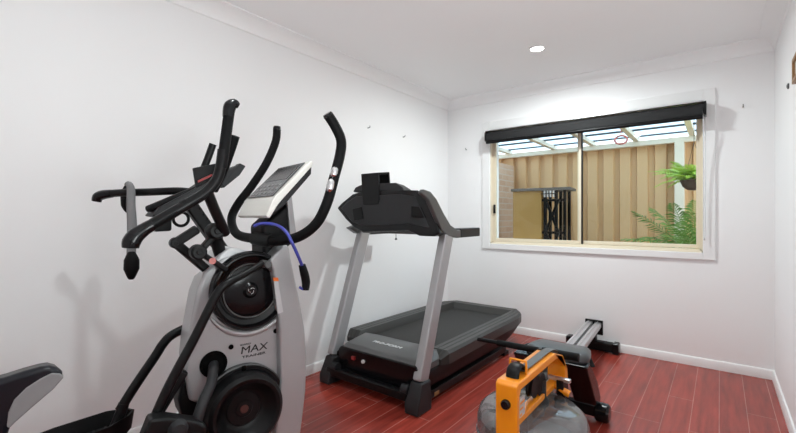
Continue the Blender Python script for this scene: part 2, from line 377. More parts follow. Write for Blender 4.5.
for k in range(5):
    t = .12+k*.2; yy = BW+WT+t*(FENY-BW-WT); zz = 2.206-t*.02
    MB().box(-1.4, 4.4, yy-.015, yy+.015, zz-.012, zz+.012).build('batten', 'steelblk', pg)
MB().faces([(-2, BW+WT+.01, 2.225), (4.9, BW+WT+.01, 2.225), (4.9, FENY+.15, 2.185), (-2, FENY+.15, 2.185), (-2, BW+WT+.01, 2.23), (4.9, BW+WT+.01, 2.23), (4.9, FENY+.15, 2.19), (-2, FENY+.15, 2.19)], [(0, 3, 2, 1), (4, 5, 6, 7), (0, 1, 5, 4), (2, 3, 7, 6), (1, 2, 6, 5), (3, 0, 4, 7)]).build('roof_sheet', 'roof', pg)
bxx = on(517, 200, (0, FENY-.02, 0), EY).x
struct(MB().box(bxx-.6, bxx, BW+WT+.3, FENY-.15, GZ, 1.93), 'wall_brick', 'brick')
# pink ring hanging from the rafter
pr = on(621, 138, (0, 5.0, 0), EY)
mb = MB(); mb.tube([pr+Vector((.06*math.cos(a), 0, .045*math.sin(a)-.02)) for a in [k/16*2*math.pi for k in range(17)]], .009, 6, 2)
mb.tube([pr+Vector((0, 0, .024)), (pr.x, pr.y, 2.13)], .004, 6, 0)
tag(mb.build('cord_loop', 'pinkcord'), 'pink loop of cord hanging under the pergola roof', 'cord')
# folded games table
ft = at(535, 240, 5.15); ftn = Vector((CAM.x-ft.x, CAM.y-ft.y, 0)).normalized(); ftn = Matrix.Rotation(R(-14), 3, 'Z') @ ftn; fte = EZ.cross(ftn)
A = on(513, 215, ft, ftn); B = on(541.5, 215, ft, ftn); ax = Vector((A.x, A.y, 0)); bx_ = Vector((B.x, B.y, 0)); ctr = (ax+bx_)/2; wdt = (bx_-ax).length; eu = (bx_-ax).normalized()
tz = at(535, 187, dep(ft)).z
ftb = thing('folded_table', 'upright folded table with tan board, grey top and black folding frame outside the window', 'folded table', (ctr.x, ctr.y, GZ))
def FT(u, n_, z): return ax+eu*u-ftn*n_+EZ*z
MB().prism([FT(0, 0, GZ+.12), FT(wdt, 0, GZ+.12), FT(wdt, 0, tz-.05), FT(0, 0, tz-.05)], -ftn, .03).build('board', 'tan', ftb, bevel=.003)
MB().prism([FT(0, .30, GZ+.12), FT(wdt, .30, GZ+.12), FT(wdt, .30, tz-.05), FT(0, .30, tz-.05)], -ftn, .03).build('board', 'tan', ftb, bevel=.003)
MB().prism([FT(-.02, -.03, tz-.05), FT(wdt+.34, -.03, tz-.05), FT(wdt+.34, .36, tz-.05), FT(-.02, .36, tz-.05)], EZ, .035).build('top_cover', 'wood2', ftb, bevel=.004)
for u in (wdt+.04, wdt+.17, wdt+.27):
    MB().bar(FT(u, .02, GZ), FT(u, .02, tz-.05), .035, .035).build('leg', 'blackmetal', ftb); MB().bar(FT(u, .3, GZ), FT(u, .3, tz-.05), .035, .035).build('leg', 'blackmetal', ftb)
for (z0, z1) in ((.5, .95), (.95, 1.35), (.1, .5)):
    MB().bar(FT(wdt+.05, .0, z0), FT(wdt+.2, .0, z1), .03, .03).bar(FT(wdt+.2, .01, z0), FT(wdt+.05, .01, z1), .03, .03).build('brace', 'blackmetal', ftb)
for z in (.1, .5, .95, 1.35): MB().bar(FT(wdt+.0, .04, z), FT(wdt+.25, .04, z), .03, .03).build('crossbar', 'blackmetal', ftb)
for u in (.06, wdt-.06): MB().lathe(FT(u, .16, GZ+.06), eu, [(0, -.02), (.06, -.02), (.06, .02), (0, .02)], 20).build('wheel', 'black', ftb); MB().bar(FT(u, .16, GZ+.06), FT(u, .02, GZ+.16), .02, .02).bar(FT(u, .16, GZ+.06), FT(u, .31, GZ+.16), .02, .02).build('wheel_bracket', 'blackmetal', ftb)
mb = MB()
for k in range(4): mb.frame_box(FT(wdt+.04+k*.035, -.012, tz-.09), eu, ftn, EZ, .018, .012, .08)
mb.build('score_counter', 'trim', ftb)
MB().bar(FT(wdt+.0, .0, tz-.09), FT(wdt+.19, .0, tz-.09), .1, .008).build('counter_back', 'black', ftb)
# fronds
def frond(mb, base, dirv, L, drop, nl, ll, lw):
    dirv = Vector(dirv); pts = []
    for k in range(9):
        t = k/8; pts.append(Vector(base)+dirv*L*t+EZ*(-drop*t*t))
    mb.tube(pts, [.006*(1-.8*k/8) for k in range(9)], 5, 2)
    for k in range(nl):
        t = .15+.85*k/(nl-1); p = Vector(base)+dirv*L*t+EZ*(-drop*t*t)
        tg = (dirv*L+EZ*(-2*drop*t)).normalized(); sd = tg.cross(EZ).normalized(); l = ll*math.sin(math.pi*min(1, .25+.75*t))**.6
        for sg in (-1, 1):
            d = (sd*sg*.75+tg*.65+EZ*random.uniform(-.15, .15)).normalized(); q = p+d*l+EZ*(-l*.25); m_ = p+d*l*.5+EZ*l*.03; wv = tg*lw
            up = d.cross(wv).normalized()*.0015
            mb.faces([p-wv*.3, m_-wv, q, m_+wv, p+wv*.3, p+up, m_+up*2, q+up], [(0, 1, 6, 5), (1, 2, 6), (2, 3, 6), (3, 4, 5, 6), (0, 5, 6, 1), (4, 3, 2, 1, 0)])
pb = at(694, 250, 4.35); 
pm = thing('potted_palm', 'green feathery palm in front of the tan fence, low right in the window', 'palm plant', (pb.x, pb.y, GZ))
MB().lathe((pb.x, pb.y, GZ), EZ, [(0, 0), (.14, 0), (.19, .3), (.2, .32), (.17, .32), (.16, .28), (0, .28)], 28).build('pot', 'pot', pm)
mb = MB()
for k in range(5):
    a = k*1.3; mb.tube([(pb.x+.03*math.cos(a), pb.y+.03*math.sin(a), GZ+.27), (pb.x+.05*math.cos(a), pb.y+.05*math.sin(a), .75)], [.018, .01], 8, 0)
mb.build('stem', 'stem', pm)
c0 = Vector((pb.x, pb.y, .72))
for (px, py, dd, dr, L_) in ((621, 240, -.1, .25, 1), (632, 211, 0, .16, 1), (650, 208, .35, .2, 1), (672, 203, -.2, .15, 1), (640, 238, .4, .25, 1), (695, 200, .2, .15, 1), (730, 215, .1, .2, 1), (745, 236, -.2, .3, 1), (660, 236, -.45, .28, 1), (690, 212, -.4, .2, 1), (680, 222, .5, .2, 1)):
    tip = at(px, py, 4.35+dd); v = tip-c0+EZ*dr
    mb = MB(); frond(mb, c0, v, 1, dr, 20, .19, .011); tag(mb.build('frond', 'leaf', pm), None)
fb = at(694, 182, 4.3)
hf = thing('hanging_fern', 'bright green fern in a dark hanging basket outside the window', 'fern', (fb.x, fb.y, fb.z-.08))
MB().lathe(fb, EZ, [(0, -.09), (.06, -.08), (.10, -.045), (.12, .01), (.125, .02), (.10, .02), (.0, .01)], 24).build('basket', 'soil', hf)
mb = MB()
for a in (.3, 2.4, 4.5): mb.tube([fb+Vector((.12*math.cos(a), .12*math.sin(a), .015)), (fb.x, fb.y, fb.z+.42)], .002, 5, 0)
mb.tube([(fb.x, fb.y, fb.z+.42), (fb.x, fb.y, 2.2)], .003, 5, 0); mb.build('hanger', 'blackmetal', hf)
for k in range(75):
    a = k*2.399; el = random.uniform(.2, 1.0); L_ = random.uniform(.24, .46)
    v = Vector((math.cos(a)*math.cos(el), math.sin(a)*math.cos(el), math.sin(el)))*L_+EZ*.03
    mb = MB(); frond(mb, fb+EZ*.012, v, 1, random.uniform(.1, .2), 14, .06, .010); mb.build('frond', 'fern', hf)

# ------------------------------------------------------------------ treadmill
tm = thing('treadmill', 'black and grey treadmill with silver uprights standing along the left wall', 'treadmill', (.57, 2.75, 0))
TX0, TX1 = .12, 1.0
def sect(y, z0, z1, x0, x1, ch): return [(x0+ch, y, z0), (x0, y, z0+ch*1.6), (x0, y, z1-.02), (x0+.02, y, z1), (x1-.02, y, z1), (x1, y, z1-.02), (x1, y, z0+ch*1.6), (x1-ch, y, z0)]
# lower body (black)
MB().loft([sect(2.02, .10, .215, .23, .965, .02), sect(2.35, .09, .245, .15, .975, .03), sect(3.2, .09, .245, .14, .985, .04), sect(3.45, .13, .245, .15, .975, .04), sect(3.66, .19, .245, .24, .90, .01)]).build('deck_body', 'black', tm, bevel=.006)
# rim with belt recess: two side rails and rear rim
bz = .246; rz = .298
def railprof(x0, x1, flip):
    out = []
    xs = [(0, .215), (.0, rz-.018), (.014, rz), (.045, rz), (.05, rz-.005), (.055, rz), (.085, rz), (.09, rz-.005), (.095, rz), (.125, rz), (.155, bz-.004), (.155, .215)]
    k = (x1-x0)/.155
    for a, z in xs: out.append(((x0+a*k) if not flip else (x1-a*k), z))
    return out
def siderail(flip, xa0, xa1, xb0, xb1):
    rr = []
    for (y, x0, x1, s_) in ((2.20, xa0+(.03 if not flip else .0), xa1-(.03 if flip else 0), 0), (2.25, xa0+.0, xa1, 1), (2.36, xa0, xa1, 1), (3.40, xb0, xb1, 1), (3.55, xb0+(.03 if not flip else 0), xb1-(.03 if flip else 0), 1), (3.66, xb0+(.12 if not flip else .02), xb1-(.12 if flip else .02), 1)):
        rr.append([(x, y, z if s_ else min(z, .25)) for x, z in railprof(x0, x1, flip)])
    return MB().loft(rr).build('side_rail', 'rail', tm, ang=30)
siderail(False, .125, .28, .135, .29); siderail(True, .855, 1.01, .845, 1.0)
MB().box(.27, .865, 2.2, 3.6, .225, bz).build('running_belt', 'belt', tm)
rr = []
for (x, k) in ((.25, 1), (.57, 1.0), (.88, 1)):
    rr.append([(x, 3.53, .22), (x, 3.53, bz+.002), (x, 3.575, rz), (x, 3.66, rz), (x, 3.69, rz-.03), (x, 3.675, .23)])
MB().loft(rr).build('rear_end_cap', 'rail', tm, bevel=.004)
# motor hood
hood = MB()
def hs(y, x0, x1, zt, ch): return [(x0, y, .215), (x0, y, zt-ch), (x0+ch*1.3, y, zt), (x1-ch*1.3, y, zt), (x1, y, zt-ch), (x1, y, .215)]
hood.loft([hs(1.985, .30, .955, .265, .03), hs(2.02, .29, .965, .285, .035), hs(2.25, .25, .965, .292, .035), hs(2.36, .25, .965, .255, .03), hs(2.40, .26, .95, .238, .01)]).build('motor_hood', 'mgrey', tm, bevel=.008)
fr = MB().prism([(.30, 1.995, .09), (.955, 1.995, .09), (.97, 1.985, .235), (.94, 1.975, .262), (.31, 1.975, .262), (.28, 1.985, .235)], EY, .06).build('front_cover', 'gloss', tm, bevel=.01)
MB().box(.42, .45, 1.97, 1.99, .195, .218).build('power_switch', 'red', tm, bevel=.003)
MB().lathe((.52, 1.985, .2), -EY, [(0, .014), (.011, .012), (.013, 0), (0, 0)], 16).build('power_socket', 'inkw', tm)
text_part('hood_lettering', 'PRO-FORM', .045, (.60, 2.13, .2905), EX, EY, 'inkw', tm, sx=1.1)
# base: feet, cross tube, floor rails
for sx, nm in ((.215, 1), (.955, -1)):
    rg = []
    for (z, y0, y1, h) in ((0, 1.915, 2.06, .05), (.055, 1.915, 2.06, .052), (.13, 1.95, 2.06, .046), (.175, 1.967, 2.065, .042)):
        rg.append([(sx-h, y0, z), (sx+h, y0, z), (sx+h, y1, z), (sx-h, y1, z)])
    MB().loft(rg).build('upright_foot', 'dgrey', tm, bevel=.012, seg=3)
    MB().bar((sx+nm*.02, 2.02, .05), (sx+nm*.02, 3.25, .05), .05, .05).build('floor_rail', 'blackmetal', tm, bevel=.006)
    MB().lathe((sx+nm*.07, 1.96, .12), EX, [(0, -.025), (.03, -.025), (.03, .025), (0, .025)], 20).build('transport_wheel', 'dgrey', tm)
    for yy in (3.2,): MB().box(sx+nm*.02-.03, sx+nm*.02+.03, yy, yy+.09, 0, .03).build('rubber_foot', 'black', tm, bevel=.006)
MB().bar((.215, 1.955, .085), (.905, 1.955, .085), .05, .055).build('cross_tube', 'blackmetal', tm, bevel=.01)
for x in (.28, .86): MB().bar((x, 2.4, .03), (x, 2.4, .12), .06, .05).bar((x, 3.1, .03), (x, 3.1, .12), .06, .05).build('lift_arm', 'blackmetal', tm)
MB().box(.982, .986, 2.12, 2.17, .05, .072).build('warning_label', 'wood', tm)
# uprights
def upright(x0, x1, p0, p1):
    ez = (Vector(p1)-Vector(p0)).normalized(); ey = ez.cross(EX).normalized()
    MB().frame_box((Vector(p0)+Vector(p1))/2, EX, ey, ez, .058, .095, (Vector(p1)-Vector(p0)).length).build('upright', 'silver', tm, bevel=.012, seg=3)
upright(0, 0, (.205, 2.02, .17), (.195, 2.34, 1.04)); upright(0, 0, (.955, 2.01, .17), (.965, 2.29, 1.03))
# console
ny = Vector((0, -1, .10)).normalized()
CP = Vector((.57, 2.16, 1.2))
def cp(px, py, off=0): return on(px, py, CP-ny*off, ny)
outl_ = [(336.5, 208), (341, 203), (352, 194), (362, 191), (400, 189.5), (424, 190), (432, 194), (441, 212), (450, 229), (448, 236), (434, 236.5), (419, 236), (408, 231), (363, 232), (354, 228), (345, 219)]
outl = outl_[:5]+[(417, 190), (424, 194), (430, 207), (437, 224), (440, 233), (434, 236.5)]+outl_[11:]
MB().prism([cp(*q) for q in outl], -ny, .15, .93).build('console_shell', 'gloss', tm, bevel=.012, seg=3)
inn = [(341, 208), (346, 203), (356, 196), (401, 194), (415, 196), (423, 212), (430, 228), (410, 224), (362, 226), (352, 222)]
MB().prism([cp(*q) for q in inn], ny, .006, .97).build('console_back_panel', 'dgrey', tm, bevel=.003)
MB().prism([cp(*q) for q in ((352, 192), (355, 187), (362, 184), (395, 182.5), (402, 187), (404, 191))], -ny, .12, .95).build('console_hump', 'dgrey', tm, bevel=.012, seg=3)
for q in (((353, 209), (362, 207), (364, 219), (355, 221)), ((412, 206), (420, 207), (425, 218), (412, 217))): MB().prism([cp(*p, -.004) for p in q], ny, .012).build('speaker_recess', 'black', tm, bevel=.004)
# right side arm sweeping into the handrail, and the left one
arm_px = [(424, 189), (431, 191.5), (437, 199), (444, 213), (451, 225), (458, 230), (478, 228), (478, 236), (458, 238), (449, 236.5), (442, 230), (435, 214), (429, 200), (421, 192.5)]
pr = [xp(a, b, .995) for a, b in arm_px]
MB().prism(pr, -EX, .03).build('handrail', 'mgrey', tm, bevel=.008, seg=3)
MB().prism([p-EX*.80 for p in pr[4:11]], -EX, .05).build('handrail', 'mgrey', tm, bevel=.008, seg=3)
for x in (.970, .170): MB().box(x-.028, x+.028, 2.42, 2.70, pr[7].z-.002, pr[6].z+.003).build('handrail_grip', 'dgrey', tm, bevel=.008, seg=3)
MB().box(.3, .84, 2.2, 2.26, 1.03, 1.06).build('console_crossbar', 'mgrey', tm, bevel=.01)
# tablet holder on the console
hb = [(361, 174), (378, 172.5), (379, 199), (378, 204), (363, 205), (362, 199)]
hd = MB().prism([cp(*q, .01-.022) for q in hb], -ny, .014).build('tablet_holder', 'black', tm, bevel=.004)
t0, t1 = cp(361, 174, -.012), cp(378, 172.5, -.012)
MB().prism([t0, t1, t1+Vector((.012, .11, .012)), t0+Vector((.012, .11, .012))], EZ, -.016).build('holder_top', 'black', hd, bevel=.004)
b0, b1 = t0+Vector((.012, .1, .012)), t1+Vector((.012, .1, .012))
MB().prism([b0, b1, b1+Vector((0, .012, -.10)), b0+Vector((0, .012, -.10))], EY, .014).build('holder_lip', 'black', hd, bevel=.004)
k0 = cp(396, 231, .03)
MB().tube([k0+EZ*.02, k0-EZ*.045], .002, 6, 0).lathe(k0-EZ*.06, EZ, [(0, 0), (.009, 0), (.006, .012), (0, .018)], 12).build('safety_key_cord', 'mgrey', tm)

# ------------------------------------------------------------------ elliptical trainer
AZ = R(13); EU = Vector((math.sin(AZ), math.cos(AZ), 0)); EW = Vector((math.cos(AZ), -math.sin(AZ), 0)); EO = Vector((1.0, .85, 0))
def L(u, w, z): return EO+EU*u+EW*w+EZ*z
def op(px, py, w=0): return on(px, py, EO+EW*w, EW)
def pr_(r, p): return r*dep(p)/FPX
el = thing('elliptical_trainer', 'silver and black elliptical trainer with a MAX logo and white framed console', 'elliptical trainer', L(.0, -.1, 0))
sh = [(214, 264), (222, 259), (246, 250), (268, 252), (276, 275), (283, 320), (284, 382), (278, 433), (274, 470), (215, 470), (207, 430), (200, 405), (189, 402), (184.5, 370), (187, 347), (191, 322), (197, 290), (204, 272)]
body = MB().prism([op(*q) for q in sh], -EW, .20, .86).build('body_shroud', 'silver', el, bevel=.014, seg=3)
co = [(285, 244), (289, 246), (294, 272), (300, 300), (305, 329), (307, 358), (306, 392), (301, 433), (296, 470), (288, 512), (262, 512), (270, 470), (276, 433), (281, 382), (280, 330), (277, 300), (273, 270), (270, 260)]
colm = MB().prism([op(*q, .036) for q in co], -EW, .256).build('column', 'silver', el, bevel=.01, seg=3)
slot = [(273.5, 281), (278, 281), (283, 312), (277.5, 314)]
MB().prism([op(*q, 0.0362) for q in slot], EW, .004).build('inset_strip', 'silverl', colm, bevel=.002)
MB().prism([op(*q, 0.0362) for q in ((272.5, 277.5), (277.5, 277.5), (278.3, 281), (273.3, 281))], EW, .005).build('orange_marker', 'amber', colm)
# upper fan cover
c = op(250, 290); r1 = pr_(39, c)
fan = MB().lathe(c, EW, [(r1, -.01), (r1, .016), (r1*.97, .024), (r1*.9, .026), (r1*.86, .01), (r1*.7, -.0), (r1*.66, .004), (r1*.2, .006), (r1*.14, .014), (0, .014)], 64).build('fan_cover', 'gloss', el)
def torus(c, ax, R_, r_, seg=64):
    return MB().lathe(c, ax, [(R_+r_*math.cos(a), r_*math.sin(a)) for a in [k/8*2*math.pi for k in range(9)]], seg)
torus(c+EW*.012, EW, r1*.68, r1*.018).build('chrome_ring', 'mgrey', fan)
torus(c+EW*.024, EW, r1*.95, r1*.022).build('outer_ring', 'blackmetal', fan)
mb = MB()
for k in range(3):
    a0 = k*2.09+.4; mb.tube([c+EW*.015+(EU*math.cos(a)+EZ*math.sin(a))*r1*.085*(1-.5*(a-a0)/2) for a in [a0+j*.35 for j in range(6)]], .0016, 6, 2)
mb.build('hub_emblem', 'chrome', fan)
# crescent lip below the fan
mb = MB(); arc = [R(a) for a in range(205, 341, 9)]
mb.tube([c+EW*.002+(EU*math.cos(a)+EZ*math.sin(a))*r1*1.10 for a in arc], [r1*.015+r1*.07*math.sin((a-arc[0])/(arc[-1]-arc[0])*math.pi)**.7 for a in arc], 12, 2, flat=1, up=EW)
mb.build('shroud_lip', 'silver', el)
# lower drive disc
c2 = op(241.5, 406); r2 = pr_(42.5, c2)
drv = MB().lathe(c2, EW, [(r2, -.01), (r2, .018), (r2*.97, .024), (r2*.90, .024), (r2*.89, .012), (r2*.88, .04), (r2*.84, .062), (r2*.76, .072), (r2*.68, .068), (r2*.50, .032), (r2*.44, .024), (r2*.40, .022), (r2*.37, .026), (r2*.2, .026), (r2*.18, .03), (0, .03)], 64).build('drive_disc', 'blackmetal', el, ang=28)
MB().lathe(c2+EW*.0295, EW, [(0, .004), (r2*.09, .003), (r2*.1, 0), (0, 0)], 24).build('hub_cap', 'hub', drv)
torus(c2+EW*.02, EW, r2*.985, r2*.02).build('disc_rim', 'mgrey', drv)
mb = MB(); q0 = c2+EZ*r2*.94; mb.frame_box(q0+EW*.026, EU, EW, EZ, .012, .006, .016); mb.build('rim_notch', 'dark', drv)
# crank tube at an opening drawn as a flat dark disc
c3 = op(213.5, 364); r3 = pr_(12.3, c3)
MB().lathe(c3, EW, [(r3*1.06, -.002), (r3*1.06, .006), (r3*.9, .006), (r3*.86, .0025), (0, .0025)], 32).build('crank_opening', 'dark', el)
MB().tube([op(214, 362, -.02), op(213, 370, .03), op(211, 384, .06), op(203, 402, .085), op(196, 424, .1), op(190, 445, .1)], .0165, 14, 6).build('crank_tube', 'dgrey', el)
for q in ((231, 347), (275.5, 331)):
    MB().lathe(op(*q), EW, [(0, .001), (.0065, .001), (.008, .004), (.009, .0), (.009, -.002)], 16).build('screw_hole', 'dark', el)
# logo
lp = op(254, 348.5, .0008); lw = (op(268, 347)-op(241, 351)).length
text_part('logo_lettering', 'MAX', .037, lp, EU, EZ, 'ink', el, sx=lw/.037/2.15, shear=.12)
text_part('logo_lettering', 'TRAINER', .0125, lp-EZ*.024, EU, EZ, 'ink', el, sx=1.75)
text_part('logo_lettering', 'BOWFLEX', .0085, lp+EZ*.021-EU*.03, EU, EZ, 'ink', el, sx=1.0)
# console
wc0, wc1 = -.28, .04
def cpn(px, py, w): return op(px, py, w)
FR_, BR_ = op(273, 199, wc1), op(311, 162, wc1)
lip = op(268.5, 217.5, wc1)
cdir = (BR_-FR_); up_n = EW.cross(cdir).normalized()
if up_n.z < 0: up_n = -up_n
def sec(w): d = EW*(w-wc1); return d
side = [op(276, 203, wc1-.006), op(312, 163.5, wc1-.006), op(311.5, 174, wc1-.006), op(283, 207, wc1-.006), op(269, 217, wc1-.006)]
cons = MB().prism(side, -EW, wc1-wc0-.012).build('console', 'dgrey', el, bevel=.005, seg=3)
bez = [op(q[0], q[1], wc1) for q in ((274, 198), (311, 160.5), (313.5, 163), (312, 166.5), (279, 203.5), (269.5, 218.5), (266, 216))]
MB().prism(bez, -EW, wc1-wc0).build('console_bezel', 'white', cons, bevel=.004, seg=3)
FR_, BR_ = bez[0], bez[1]; cdir = BR_-FR_; up_n = EW.cross(cdir).normalized(); up_n = -up_n if up_n.z < 0 else up_n
a_ = .1; 
def face(s, t, h=.002): return FR_+cdir*t+EW*((wc0-wc1)*s)+up_n*h
scr = MB().prism([face(.07, .05), face(.93, .05), face(.90, .95), face(.10, .95)], up_n, .003).build('screen', 'screen', cons, bevel=.0015)
mb = MB()
for i in range(6):
    for j in range(3): mb.frame_box(face(.17+i*.13, .13+j*.11, .0055), EW, cdir.normalized(), up_n, .022, .011, .001)
mb.build('keypad', 'key', cons)
MB().prism([face(.16, .50, .005), face(.84, .50, .005), face(.82, .88, .005), face(.18, .88, .005)], up_n, .001).build('display_window', 'gloss', cons)
# mast between body and console
ma = L(.18, -.12, .95); 
MB().prism([op(*q, -.04) for q in ((264, 258), (274, 262), (286, 250), (296, 240), (290, 200), (284, 208), (270, 219), (262, 226))], -EW, .14).build('console_mast', 'black', el, bevel=.015, seg=3)
MB().prism([op(*q, -.03) for q in ((287, 198), (292, 196), (297, 238), (291, 245))], -EW, .16).build('mast_trim', 'silver', el, bevel=.004)
# fixed handlebar (U shape): far end, collar, near end
def op3(px, py, w): return op(px, py, w)
ub = [(277, 128, -.38), (275.5, 142, -.38), (266, 164, -.39), (251, 187, -.40), (238, 204, -.40), (231.5, 219, -.37), (237, 234, -.25), (257, 239, -.06), (276, 241, .04), (298, 237, .12), (316, 224, .18), (327, 203, .21), (334, 178, .215), (340, 155, .215), (341, 140, .215), (335, 126, .215), (328, 115, .215)]
MB().tube([op3(*q) for q in ub], .0185, 16, 6).build('fixed_handlebar', 'foam', el)
MB().tube([op3(*q) for q in ((328.5, 116, .215), (327, 113.5, .215))], [.0195, .0165], 16, 0).build('bar_end_cap', 'gloss', el)
MB().tube([op3(*q) for q in ((277, 130, -.38), (277.2, 126.5, -.38))], [.0195, .0165], 16, 0).build('bar_end_cap', 'gloss', el)
MB().tube([op3(*q) for q in ((254, 238.5, -.08), (263, 240, -.03), (272, 241, .02))], [.024, .026, .024], 16, 4).build('handlebar_collar', 'blackmetal', el)
def sensor(p, q):
    P, Q = op3(*p), op3(*q); v = (CAM-P).normalized()
    MB().tube([P+v*.008+(Q-P)*t for t in (0, .2, .5, .8, 1)], [.006, .0125, .014, .0125, .006], 12, 4).build('pulse_sensor', 'chrome', el)
sensor((336, 167, .217), (332.5, 177, .217)); sensor((332, 179, .217), (329, 192, .217))
# near moving arm
aw = .15
def ap(px, py): return op(px, py, aw)
MB().tube([ap(*q) for q in ((140, 232), (165, 217), (190, 202.5), (207, 191.5), (217, 179), (221, 165), (223, 150))], .0165, 16, 6).build('arm_tube', 'blackmetal', el)
dA = dep(ap(170, 210))/FPX
MB().tube([ap(*q) for q in ((130.5, 248), (131.5, 242), (136, 235.5), (145, 229), (152, 225))], [7*dA, 8*dA, 7.6*dA, 6.2*dA, 5.9*dA], 16, 5).build('grip_end', 'gloss', el)
MB().tube([ap(*q) for q in ((150, 226), (175, 211.3), (196, 199))], 5.6*dA, 16, 4).build('hand_grip', 'foam', el)
MB().tube([ap(*q) for q in ((221.5, 168), (224.5, 147), (228.8, 115))], 5.6*dA, 16, 4).build('hand_grip', 'foam', el)
MB().tube([ap(*q) for q in ((228.3, 117), (229, 110), (230.5, 106), (234.5, 104), (238.5, 106))], [5.9*dA, 6.4*dA, 6.6*dA, 5.6*dA, 3*dA], 16, 5).build('grip_end', 'gloss', el)
MB().tube([op(207, 191, aw), op(213, 206, .13), op(221, 224, .09), op(225, 233, .06)], .0165, 14, 4).build('arm_link', 'blackmetal', el)
# linkage joints
def joint(px, py, w, r, h): 
    c = op(px, py, w); MB().lathe(c, EW, [(0, -h), (r, -h), (r*1.05, -h*.7), (r*1.05, h*.7), (r*.8, h), (r*.4, h), (r*.3, h*1.15), (0, h*1.15)], 28).build('pivot_joint', 'black', el)
joint(215, 231, .05, .026, .03); joint(198, 252, .045, .024, .022); joint(175.5, 243, -.06, .018, .019)
MB().bar(op(199, 252, .045), op(226, 270, .03), .018, .036, up=EW).build('link_plate', 'black', el, bevel=.006)
pl = (op(199, 252, .045)+op(226, 270, .03))/2
MB().lathe(op(212.5, 261, .058), EW, [(0, 0), (.011, 0), (.011, .002), (0, .002)], 24).build('warning_sticker', 'pink', el)
MB().bar(op(199, 252, .035), op(216, 233, .035), .02, .034, up=EW).build('link_plate', 'black', el, bevel=.006)
MB().bar(op(175.5, 243, -.06), op(198, 228.5, -.05), .03, .038, up=EW).build('far_link_bar', 'black', el, bevel=.008)
MB().bar(op(175.5, 243, -.06), op(207, 270, -.06), .03, .038, up=EW).build('far_link_bar', 'black', el, bevel=.008)
MB().tube([op(224, 262, -.05), op(219, 250, -.05), op(215, 233, .0)], .022, 14, 4).build('linkage_post', 'black', el)
MB().prism([op(*q, -.02) for q in ((213, 264), (220, 254), (232, 247), (246, 250), (250, 262), (232, 268), (220, 276))], -EW, .16).build('shroud_top', 'silverl', el, bevel=.012, seg=3)
# leg arms
def nl(px, py, w=.075): return op(px, py, w)
MB().tube([nl(142, 445), nl(148, 433), nl(169, 386), (nl(193.5, 340)), nl(209.5, 308), nl(217, 294), nl(226, 284), nl(243, 275, .065), nl(263, 263, .05)], [.0148]*6+[.014, .012, .010], 16, 6).build('leg_arm', 'blackmetal', el)
MB().lathe(op(265, 264, .03), EW, [(0, .035), (.012, .035), (.014, .03), (.014, -.03), (0, -.03)], 20).build('pivot_pin', 'mgrey', el)
fl = -.25
def fp(px, py, w=fl): return op(px, py, w)
MB().tube([fp(120, 410), fp(135, 386), fp(155, 356.5), fp(163, 344), fp(172, 335), fp(190, 326), fp(204, 321, -.19)], .0168, 16, 6).build('leg_arm', 'blackmetal', el)
MB().bar(op(158, 413, .02), op(184, 370, .02), .03, .034, up=EW).build('lower_link', 'black', el, bevel=.008)
MB().prism([op(*q, -.03) for q in ((178, 400), (183, 376), (190, 372), (197, 402), (205, 425), (190, 430), (182, 418))], -EW, .12).build('rear_cover', 'black', el, bevel=.012, seg=3)
# pedals
def pedal(outline, w0, zlift, name='foot_pedal', wid=.17):
    pass
pz = .545
cpd = op(90, 425, fl-.0); 
tray = [(-.20, -.075), (-.19, .0), (-.16, .06), (-.06, .085), (.09, .072), (.15, .036), (.17, 0), (.15, -.036), (.09, -.072), (-.06, -.085), (-.16, -.07)]
def tray_pedal(c, tilt, h0=.05):
    f = Matrix.Rotation(tilt, 3, EW); eu, ez = f @ EU, f @ EZ
    o = []; rings = []
    for (k, h) in ((.86, -.012), (.9, -.012), (1.0, h0), (.95, h0), (.84, .0)):
        rings.append([c+eu*a*k+EW*b*k+ez*(h) for a, b in tray])
    t = MB().loft(rings).build('foot_pedal', 'black', el, ang=30)
    mb = MB()
    for k in range(7): 
        a = -.13+k*.035; mb.frame_box(c+eu*a+ez*.003, eu, EW, ez, .008, .10, .006)
    mb.build('tread_ribs', 'dgrey', t); return t
pc1 = op(78, 444, fl-.01); tray_pedal(pc1, R(7))
MB().tube([fp(124, 403), fp(121, 412), op(112, 432, fl), op(100, 440, fl)], .018, 12, 4).build('pedal_bracket', 'blackmetal', el)
pc2 = op(150, 470, .10); tray_pedal(pc2, R(-6))
MB().prism([op(*q, .14) for q in ((150, 420), (168, 418), (199, 422), (208, 427), (204, 450), (138, 450))], -EW, .06).build('pedal_cover', 'black', el, bevel=.01, seg=3)
MB().lathe(op(178, 429, .14), EW, [(0, .02), (.02, .018), (.028, .004), (.028, -.01), (0, -.01)], 24).build('pivot_joint', 'dgrey', el)
# base
bz0 = .05
MB().bar(L(-.62, -.1, .07), L(.24, -.1, .07), .12, .07).build('base_beam', 'blackmetal', el, bevel=.012)
MB().bar(L(.20, -.32, .045), L(.20, .14, .045), .09, .08).build('front_stabilizer', 'black', el, bevel=.015)
MB().bar(L(-.62, -.30, .045), L(-.62, .22, .045), .09, .08).build('rear_stabilizer', 'black', el, bevel=.015)
for u in (.2, -.62):
    for w in (-.27, .10): MB().lathe(L(u, w, 0), EZ, [(0, 0), (.03, 0), (.026, .015), (0, .015)], 16).build('levelling_foot', 'black', el)
mb = MB().prism([op(*q, -.02) for q in ((214, 465), (275, 465), (272, 515), (222, 515))], -EW, .16); mb.build('lower_housing', 'black', el, bevel=.01)
zc = op(245, 505, -.1).z
MB().frame_box(L(.06, -.1, .10), EU, EW, EZ, .3, .14, .12).build('base_cover', 'black', el, bevel=.015)
